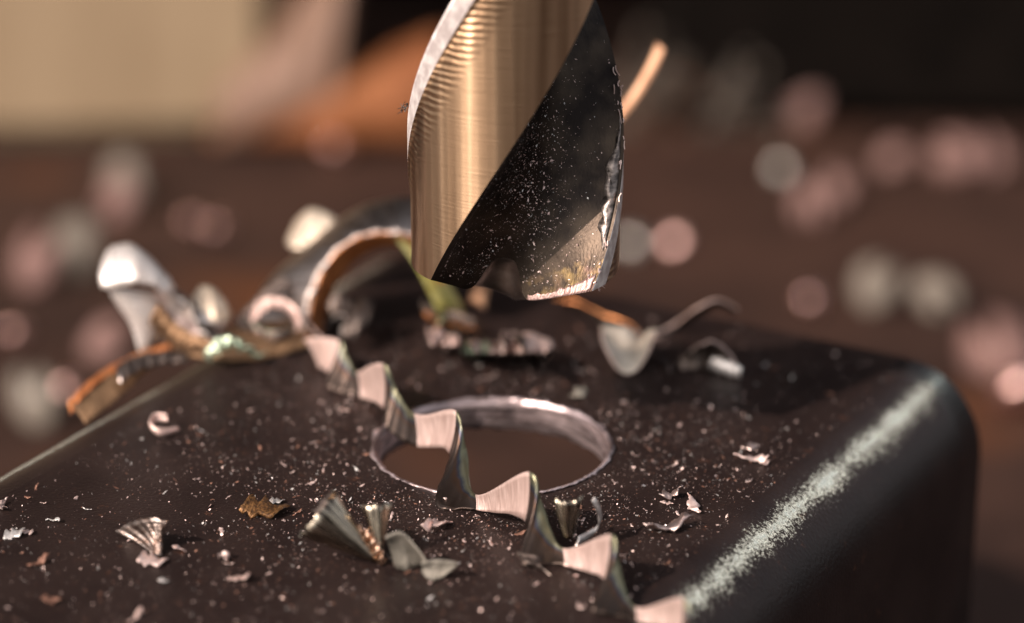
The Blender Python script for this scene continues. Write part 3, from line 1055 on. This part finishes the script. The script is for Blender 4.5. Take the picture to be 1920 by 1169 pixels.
tangle = [
    ('thin bright strip bridging the white curl and the cream cup', ['chip_bright', 'chip_dark'],
     [(322, 540, 2.1), (345, 552, 2.1), (362, 566, 2.15), (385, 600, 2.1), (420, 625, 2.0)], [(330, 556, 2.0), (350, 570, 2.0), (360, 584, 2.0), (372, 616, 1.95), (400, 640, 1.9)], .15, .01),
    ('dark brown curled strip under the right side of the white curl', ['chip_dark', 'chip_gold'],
     [(300, 570, 2.0), (322, 600, 2.0), (352, 622, 1.95), (400, 640, 1.9)], [(282, 610, 1.85), (306, 640, 1.85), (340, 655, 1.82), (395, 660, 1.8)], .22, .014),
    ('dark torn blade with a jagged tip at the far left end of the ribbon', ['chip_dark', 'chip_rust'],
     [(128, 752, 1.0), (150, 728, 1.15), (200, 690, 1.45), (262, 660, 1.75), (322, 642, 1.9)], [(134, 782, .85), (158, 742, 1.05), (206, 704, 1.35), (266, 674, 1.65), (326, 654, 1.8)], .2, .008),
    ('short silver strip lying along the left edge under the gold ribbon', ['chip_arch', 'chip_dark'],
     [(215, 690, 1.25), (255, 668, 1.5), (300, 660, 1.65), (350, 662, 1.75)], [(225, 720, 1.05), (262, 696, 1.3), (305, 684, 1.5), (352, 680, 1.6)], -.15, .012),
    ('dull steel strip climbing the lower left leg of the arched shaving', ['chip_arch', 'chip_dark'],
     [(440, 600, 2.3), (470, 570, 2.45), (495, 545, 2.55), (530, 520, 2.6)], [(455, 618, 2.15), (490, 590, 2.3), (520, 560, 2.4), (548, 532, 2.5)], .15, .014),
    ('small dark coil resting in front of the left leg of the arched shaving', ['chip_dark', 'chip_pink'],
     [(470, 592, 2.1), (482, 566, 2.2), (515, 556, 2.25), (550, 570, 2.2), (566, 600, 2.0)], [(464, 622, 1.95), (490, 588, 2.1), (516, 578, 2.12), (545, 590, 2.1), (556, 622, 1.9)], .2, .008),
    ('crinkled copper strip under the right leg of the arched shaving', ['chip_rust', 'chip_dark'],
     [(790, 560, 2.6), (820, 585, 2.5), (850, 580, 2.5), (890, 600, 2.4)], [(800, 590, 2.4), (825, 606, 2.35), (856, 610, 2.3), (894, 618, 2.3)], .2, .02)]
for q, (lab, mats, A, B, bu, ri) in enumerate(tangle):
    b = Build()
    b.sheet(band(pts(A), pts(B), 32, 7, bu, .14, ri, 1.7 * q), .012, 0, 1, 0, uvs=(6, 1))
    base = at(*B[-1]); base.z = 0
    thing_mesh('thin_strip', b, mats, base, lab)

# cluster of small chips behind the hole
for (x, y, mats, ax_, ln, lab, sd) in (
        (835, 655, ['chip_pink', 'chip_dark'], V((-.4, .1, .25)), .22, 'thin rosy chip on the left of the small heap behind the hole', 1.1),
        (893, 668, ['chip_mint', 'chip_dark'], V((-.05, .0, .5)), .24, 'mint green glinting chip in the middle of the small heap behind the hole', 2.1),
        (925, 668, ['chip', 'chip_dark'], V((.15, .2, .5)), .26, 'upright steel chip on the right of the small heap behind the hole', 3.1),
        (985, 668, ['chip_pink', 'chip_dark'], V((-.45, .1, .22)), .30, 'flat rosy chip at the right end of the small heap behind the hole', 4.1),
        (838, 612, ['chip_olive', 'chip_dark'], V((.0, .2, .3)), .13, 'dark olive chip at the foot of the arched shaving', 5.1)):
    b = Build()
    ap = on(x, y, 0)
    A, B = [], []
    for q in range(5):
        xx = x + (q - 2) * ln * 60
        hq = ln * (.7 + 1.6 * abs(noise.noise(V((q * .7 + .3, sd, 1.5)))))
        A.append(on(xx + 8 * noise.noise(V((q * .9, sd, 4.2))), y - 6, hq))
        B.append(on(xx, y + 26 * noise.noise(V((q * .8, sd, 7.2))), .01))
    b.sheet(band(A, B, 30, 7, .2, .3, .02, sd), .012, 0, 1)
    thing_mesh('crumpled_chip', b, mats, ap, lab)

# flat and curled flakes lying about on the top
protos = []
for k in range(14):
    b = Build()
    n_, m_ = 12, 4
    g = []
    cu, tw, wd = rnd.uniform(.2, 1.5), rnd.uniform(-1, 1), rnd.uniform(.16, .55)
    sk = rnd.uniform(-.35, .35)
    for i in range(n_):
        f = i / (n_ - 1) - .5
        row = []
        for j in range(m_):
            s = j / (m_ - 1) - .5
            ww = wd * (1 - .7 * abs(2 * f) ** 3) * (1 + .95 * noise.noise(V((i * .83 + .3, k * 3.1 + .2, j * 1.7 + .4))))
            x = math.sin(f * cu) / cu
            z = (1 - math.cos(f * cu)) / cu
            row.append(V((x + sk * s, s * ww + .16 * noise.noise(V((i * .4, k * 1.3 + .5, .7))), z + .12 * noise.noise(V((i * .7 + .2, k * 2.1 + .6, .4))) + s * ww * math.sin(tw * f * 4) + .03 * noise.noise(V((i, j, k)) * 1.7) + .03)))
        g.append(row)
    zz = min(p.z for r_ in g for p in r_)
    b.sheet([[p - V((0, 0, zz - .03)) for p in r_] for r_ in g], .045, 0, 0, 0)
    protos.append(b)
_pm = {}


def flake(k, mat):
    if (k, mat) not in _pm:
        me = protos[k].mesh('metal_flake')
        me.materials.append(M[mat])
        _pm[(k, mat)] = me
    return _pm[(k, mat)]


def put_flake(k, mat, p, s, rot, label, group=None, name='metal_flake', cat='metal flake'):
    o = bpy.data.objects.new(name, flake(k, mat))
    COL.objects.link(o)
    o.location = p
    o.scale = (s, s, s)
    o.rotation_euler = rot
    return tag(o, label, cat, group)


named = [
    (8, 951, .26, 1, 'chip', 'ragged grey flake cut off by the left border of the picture'),
    (495, 962, .42, 4, 'chip_brown', 'burnt brown ragged flake between the fan chip and the pleated cone'),
    (1262, 932, .22, 3, 'chip', 'small upright flake at the right of the hole, topmost of three'),
    (1300, 952, .28, 4, 'dust_pale', 'flat striped sliver at the right of the hole just under the upright flake'),
    (1256, 996, .40, 5, 'chip', 'broad torn flake in front of the hole on the right'),
    (1408, 866, .34, 6, 'dust_pale', 'torn flake near the worn bright edge on the right'),
    (1405, 842, .2, 7, 'chip', 'small dark crumb of steel just behind the torn flake on the right'),
    (818, 993, .34, 0, 'dust_pale', 'thin bent sliver between the grey leaves and the hole'),
    (733, 972, .13, 1, 'dust_pale', 'bright square flake just right of the pleated cone'),
    (450, 1088, .24, 2, 'chip_pink', 'rosy sliver pointing up right in the near left foreground'),
    (420, 1052, .16, 3, 'chip', 'upright pale sliver in the left foreground above the rosy sliver'),
    (285, 1056, .26, 4, 'dust_pale', 'pale sliver just below the triangular fan chip'),
    (28, 1005, .2, 5, 'dust_grey', 'grey slanted sliver near the left border'),
    (52, 1000, .14, 6, 'dust_pale', 'thin upright needle near the left border'),
    (100, 978, .16, 7, 'dust_grey', 'crumbled grey flake in the left foreground, left of the fan chip'),
    (1000, 1064, .32, 0, 'chip_dark', 'dark thin sliver lying below the long curl'),
    (1085, 742, .26, 1, 'chip_grey', 'dull flake just behind the far rim of the hole'),
    (1250, 945, .12, 2, 'dust_pale', 'pale speck of a flake left of the striped sliver'),
    (95, 1130, .17, 5, 'dust_brown', 'brown crumb in the lower left foreground'),
    (75, 1058, .2, 6, 'dust_brown', 'rust brown sliver in the left foreground'),
    (255, 1160, .22, 7, 'chip_pink', 'blurred pale flake at the bottom border on the left'),
    (1090, 1142, .2, 3, 'dust_pale', 'blurred pale flake near the bottom border left of the curl'),
]
for (x, y, s, k, mt, lab) in named:
    put_flake((k * 5 + int(x)) % 14, mt, on(x, y, .004), s * .85, (rnd.uniform(-.15, .25), rnd.uniform(-.35, .35), rnd.uniform(0, 3.1)), lab)
b = Build()
sx = [on(332, 800, .05), on(300, 803, .10), on(282, 790, .14), on(290, 775, .16), on(312, 776, .16)]
b.sheet(band(sx, [p + V((.015, -.02, -.07 if i else -.03)) for i, p in enumerate(sx)], 24, 4, .2), .014, 0)
thing_mesh('hook_chip', b, ['chip_pink'], on(300, 803, 0), 'rosy hook of steel near the left edge of the tube top')

Q = Matrix.Rotation(AZ, 3, 'Z')


def top_random():
    while True:
        x = rnd.uniform(-20, 1800)
        y = 600 + 580 * rnd.random()
        p = on(x, y, 0)
        q = Q @ p                          # into tube axes
        if WMIN + RC < q.x < WMAX - RC * .8 and q.y < UEND - .05 and p.length > HOLE + .06:
            d = p.length
            if rnd.random() < .22 + .78 * math.exp(-((d - 1) / 1.25) ** 2):
                return p


ds = Build()
marks = [((265, 1000), 'the triangular fan chip'), ((650, 985), 'the pleated cone'), ((790, 1050), 'the grey double leaf'), ((495, 962), 'the burnt brown flake'),
         ((300, 790), 'the rosy hook'), ((1068, 985), 'the upright half tube'), ((1256, 996), 'the broad torn flake'), ((1408, 866), 'the torn flake by the worn edge'),
         ((1180, 670), 'the half moon chip'), ((1330, 670), 'the folded chip'), ((915, 640), 'the heap of crumpled chips'), ((705, 850), 'the left side of the hole rim'),
         ((1145, 850), 'the right side of the hole rim'), ((640, 690), 'the upper end of the long curl'), ((1120, 1090), 'the lower end of the long curl'),
         ((90, 980), 'the crumbled grey flake'), ((450, 1088), 'the rosy sliver')]
TONE = {'dust_pale': 'pale rosy', 'chip': 'bright steel', 'dust_grey': 'grey', 'dust_brown': 'rust brown'}


def project(p):
    d = p - CAM
    z = d.dot(FW)
    return 960 + FPX * d.dot(RT) / z, 584.5 - FPX * d.dot(UP) / z


used = set()
for i in range(190):
    p = top_random()
    mt = rnd.choice(('dust_pale', 'dust_pale', 'chip', 'dust_grey', 'dust_brown'))
    sz = min(.042 * math.exp(rnd.gauss(.15, .4)), .12)
    x, y = project(p)
    (mx_, my_), mk = min(marks, key=lambda m: (m[0][0] - x) ** 2 + ((m[0][1] - y) * 1.6) ** 2)
    dx_, dy_ = x - mx_, (y - my_) * 1.6
    if abs(dx_) > 2 * abs(dy_):
        wh = 'right of' if dx_ > 0 else 'left of'
    elif abs(dy_) > 2 * abs(dx_):
        wh = 'in front of' if dy_ > 0 else 'behind'
    else:
        wh = ('front ' if dy_ > 0 else 'back ') + ('right of' if dx_ > 0 else 'left of')
    lab = 'tiny ' + TONE[mt] + ' flake ' + wh + ' ' + mk
    if lab in used or not (8 < x < 1912 and y < 1160):
        nn = V((rnd.gauss(0, .3), rnd.gauss(0, .3), 1)).normalized()
        speck(ds, V((p.x, p.y, .006)), nn, sz * .7, rnd.choice((0, 0, 1, 2)))
        continue
    used.add(lab)
    put_flake(rnd.randrange(14), mt, V((p.x, p.y, .003)), sz, (rnd.uniform(-.5, .5), rnd.uniform(-.6, .6), rnd.uniform(0, 6.28)), lab, 'tiny flakes scattered on the tube top')
for i in range(20000):
    p = top_random()
    nz = noise.noise(V((p.x * 1.3, p.y * 1.3, 3)))
    if nz < -.1 and rnd.random() < .5:
        continue
    nn = V((rnd.gauss(0, .45), rnd.gauss(0, .45), 1)).normalized()
    speck(ds, V((p.x, p.y, .004)), nn, min(.0095 * math.exp(rnd.gauss(0, .6)), .055), rnd.choice((0, 0, 0, 1, 1, 2)))
tag(link('swarf_dust', ds.mesh('swarf_dust'), [M['dust_pale'], M['dust_brown'], M['dust_grey']]),
    'fine pale steel dust strewn over the tube top', 'dust', None, 'stuff')

# ------------------------------------------------------------------ things behind, on the bench
PALEW = simple('pale_planed_wood', (.27, .185, .11), (.34, .24, .148), 1.2, .6, .2, stretch=(1, 1, .2))
p = on(150, 285, -HB)
blk = box('wooden_block', p.x - 1.75, p.y + 3.2, -HB, 9.8, 6, 9, PALEW, None, R_(4), .4)
tag(blk, 'pale planed wooden block at the back left of the bench', 'wooden block')
ROSE = simple('rosy_scaled_steel', (.15, .082, .053), (.23, .135, .095), .8, .5, .5)
p = on(590, 292, -HB)
b = Build()
g = []
for i in range(26):
    f = i / 25
    row = []
    for j in range(14):
        a = R_(-30 + 190 * j / 13)
        r_ = (.95 + .25 * f) * (1 + .12 * noise.noise(V((f * 4, j * .4, 2))))
        zz_ = r_ * (1 + math.sin(a)) * (.7 + .75 * f)
        row.append(V((p.x - 1.7 + 1.9 * f + .12 * zz_, p.y + 1.3 - r_ * math.cos(a), -HB + .1 + r_ * (1 + math.sin(a)) * (.7 + .75 * f))))
    g.append(row)
b.sheet(g, .15, 0, 0)
bs = V((p.x, p.y, -HB))
zz = min(v.z for v in b.v)
tag(link('curled_plate', b.mesh('curled_plate', bs + V((0, 0, zz + HB))), [ROSE], None, bs),
    'blurred rosy curl of plate standing beside the pale wooden block', 'metal plate')
RUST = simple('orange_rust', (.17, .055, .019), (.29, .105, .04), 1.0, .7, .5)
b = Build()
p0 = on(612, 287, -HB)
g = []
for i in range(37):
    f = i / 36
    hh = (.18 + 1.75 * f ** 1.1) * min(1, (1 - f) * 8 + .02) ** .5 * min(1, f * 12 + .02) ** .5
    row = []
    for j in range(25):
        a = 2 * math.pi * j / 24
        q = 1 + .16 * noise.noise(V((f * 5, math.cos(a) * 1.3, math.sin(a) * 1.3)))
        ca, sa = math.cos(a), math.sin(a)
        row.append(V((p0.x - 1.95 + 4.4 * f, p0.y + .5 + .75 * q * math.copysign(abs(ca) ** .7, ca) * min(1, hh), -HB + hh * .5 * (1 + q * math.copysign(abs(sa) ** .7, sa)))))
    g.append(row)
b.sheet(g, .06, 0, 0)
zz = min(v.z for v in b.v)
b.v = [v + V((0, 0, -HB - zz)) for v in b.v]
tag(link('rusty_offcut', b.mesh('rusty_offcut', V((p0.x, p0.y, -HB))), [RUST], None, V((p0.x, p0.y, -HB))),
    'orange rusty wedge of scrap steel lying behind the left side of the drill', 'scrap steel')
BLACKS = simple('black_painted_steel', (.003, .002, .0015), (.006, .004, .003), 1.2, .8, .3, spec=.05)
p = on(1700, 252, -HB)
blk = box('steel_block', p.x + .4, p.y + 3.2, -HB, 9.4, 6, 9, BLACKS, None, R_(-2), .4)
tag(blk, 'black steel block at the back right of the bench', 'steel block')

# a heap of dark turnings in front of the black block
hp = Build()
c0 = on(1330, 255, -HB)
for i in range(420):
    f = abs(rnd.gauss(0, .5))
    a = rnd.uniform(0, 6.28)
    r_ = min(f, 1) * 2.1
    h = max(0, 2.3 * (1 - (r_ / 2.1) ** 1.3)) * rnd.uniform(.3, 1)
    c = V((c0.x + r_ * math.cos(a) * .85, c0.y + 1.2 + r_ * math.sin(a) * .7, -HB + .06 + h))
    d1 = V((rnd.gauss(0, 1), rnd.gauss(0, 1), rnd.gauss(0, .6))).normalized()
    d2 = d1.orthogonal().normalized()
    d3 = d1.cross(d2)
    R0, tu = rnd.uniform(.1, .22), rnd.uniform(3, 7)
    g = []
    for k in range(12):
        q = k / 11 * tu
        e = d2 * math.cos(q) * R0 + d3 * math.sin(q) * R0 + d1 * (q * .03)
        g.append([c + e, c + e * 1.1 + d1 * .14])
    hp.sheet(g, .02, rnd.choice((0, 0, 0, 1)), None)
M['turn'] = simple('dull_turnings', (.065, .05, .04), (.11, .085, .066), 2, .6, .2, metal=.1)
M['turn2'] = simple('rusty_turnings', (.09, .045, .028), (.13, .065, .04), 2, .6, .2, metal=.1)
for v in hp.v:
    v.z = max(v.z, -HB + .01)
tag(link('swarf_heap', hp.mesh('swarf_heap', V((c0.x, c0.y, -HB))), [M['turn'], M['turn2']], None, V((c0.x, c0.y, -HB))),
    'dim brown heap of tangled turnings behind the drill on the right', 'swarf heap', None, 'stuff')

# curved bright chips lying on the bench, far out of focus
HALFV = (SUN + V((0, -.9, .4)).normalized()).normalized()


def dome_chip(x, y, s, rc, mat, label, group=None, aim=True):
    rc *= .52 if rc < .4 else .62 if rc < .5 else .85
    """a shallow dished chip on the bench whose face is turned up towards the front left"""
    c = on(x, y, -HB)
    nrm = HALFV.copy() if aim else V((rnd.gauss(0, .5), rnd.gauss(0, .5), 1)).normalized()
    nrm = (nrm + V((rnd.gauss(0, .04), rnd.gauss(0, .04), 0))).normalized()
    t1 = nrm.orthogonal().normalized()
    t1 = Matrix.Rotation(rnd.uniform(0, 6.28), 3, nrm) @ t1
    t2 = nrm.cross(t1)
    g = []
    sd = rnd.uniform(0, 99)
    for i in range(13):
        a = i / 12 * 5.6
        row = []
        for j in range(6):
            q = (.08 + .92 * j / 5) * s * (1 + .3 * noise.noise(V((math.cos(a), math.sin(a), sd))))
            row.append(t1 * (q * math.cos(a)) + t2 * (q * math.sin(a) * .75) - nrm * (q * q / (2 * rc)))
        g.append(row)
    b = Build()
    b.sheet(g, .02, 0, 0)
    zm = min(v.z for v in b.v)
    base = c - V((0, 0, 0))
    b.v = [v + V((0, 0, -zm)) for v in b.v]
    o = link('bench_chip', b.mesh('bench_chip'), [M[mat]], None, base)
    return tag(o, label, 'metal chip', group)


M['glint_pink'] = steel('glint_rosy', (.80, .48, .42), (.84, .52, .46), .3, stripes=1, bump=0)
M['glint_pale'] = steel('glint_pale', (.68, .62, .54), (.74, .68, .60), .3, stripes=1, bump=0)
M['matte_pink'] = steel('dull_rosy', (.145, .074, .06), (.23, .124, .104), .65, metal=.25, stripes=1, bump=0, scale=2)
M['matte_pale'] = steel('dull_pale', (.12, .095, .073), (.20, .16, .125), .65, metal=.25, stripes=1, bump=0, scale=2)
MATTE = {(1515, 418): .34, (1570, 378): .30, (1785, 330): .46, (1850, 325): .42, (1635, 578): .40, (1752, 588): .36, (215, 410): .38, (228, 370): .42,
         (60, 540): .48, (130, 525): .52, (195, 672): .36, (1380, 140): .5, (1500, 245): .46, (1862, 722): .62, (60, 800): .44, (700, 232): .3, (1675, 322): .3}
bench_chips = [
    (1260, 465, .16, .50, 'glint_pink', 'brightest rosy disc of a blurred chip on the bench, right of the drill'),
    (1180, 478, .18, .42, 'glint_pale', 'pale grey blurred chip hard by the right side of the drill'),
    (1460, 338, .20, .42, 'glint_pale', 'pale cream blurred chip on the bench towards the back right'),
    (1515, 418, .22, .28, 'glint_pink', 'dim rosy blurred chip below the pale cream one'),
    (1570, 378, .22, .26, 'glint_pink', 'dim rosy blurred chip right of the pale cream one'),
    (1675, 322, .22, .24, 'glint_pink', 'dim rosy blurred chip at the back beside the wide rosy pair'),
    (1785, 330, .26, .40, 'glint_pink', 'left half of the wide rosy blurred pair at the back right'),
    (1850, 325, .26, .38, 'glint_pink', 'right half of the wide rosy blurred pair at the back right'),
    (1635, 578, .24, .42, 'glint_pale', 'larger cream blurred chip behind the far right corner of the tube'),
    (1752, 588, .22, .32, 'glint_pale', 'smaller cream blurred chip behind the far right corner of the tube'),
    (1512, 588, .18, .22, 'glint_pink', 'faint rosy blurred chip behind the hooked strip'),
    (215, 410, .26, .40, 'glint_pink', 'rosy blurred chip above the white curl on the left'),
    (228, 370, .24, .26, 'glint_pale', 'faint grey blurred chip behind the rosy one on the left'),
    (355, 438, .18, .20, 'glint_pink', 'faint ring of a blurred chip left of the arched shaving'),
    (400, 455, .18, .17, 'glint_pink', 'fainter ring beside the first one left of the arched shaving'),
    (60, 540, .28, .38, 'glint_pink', 'rosy blurred chip near the left border'),
    (130, 525, .30, .30, 'glint_pale', 'grey blurred chip beside the rosy one near the left border'),
    (66, 765, .20, .50, 'glint_pale', 'glaring cream chip on the bench left of the tube'),
    (60, 800, .34, .44, 'glint_pale', 'broad cream chip under the glaring one left of the tube'),
    (118, 752, .20, .38, 'glint_pink', 'rosy blurred chip beside the torn end of the ribbon on the left'),
    (195, 672, .22, .30, 'glint_pink', 'rosy blurred chip on the bench below the white curl'),
    (588, 228, .22, .30, 'glint_pink', 'rosy blurred chip in front of the rusty wedge'),
    (700, 232, .20, .22, 'glint_pink', 'faint blurred chip in front of the right end of the rusty wedge'),
    (748, 236, .12, .42, 'glint_pale', 'small white glint at the left side of the drill'),
    (1380, 140, .30, .26, 'glint_pale', None),
    (1885, 665, .30, .55, 'glint_pink', 'bright rosy chip at the right border beside the tube corner'),
    (1862, 722, .42, .50, 'glint_pink', 'wide rosy chip at the right border just below the bright one'),
    (1900, 780, .40, .42, 'glint_pink', 'lowest rosy chip at the right border'),
    (20, 650, .20, .22, 'glint_pink', 'faint rosy blurred chip at the left border'),
    (1500, 245, .24, .24, 'glint_pink', 'faint rosy blurred chip in front of the heap of turnings'),
    (620, 300, .2, .16, 'glint_pink', 'faint blurred chip below the rusty wedge'),
]
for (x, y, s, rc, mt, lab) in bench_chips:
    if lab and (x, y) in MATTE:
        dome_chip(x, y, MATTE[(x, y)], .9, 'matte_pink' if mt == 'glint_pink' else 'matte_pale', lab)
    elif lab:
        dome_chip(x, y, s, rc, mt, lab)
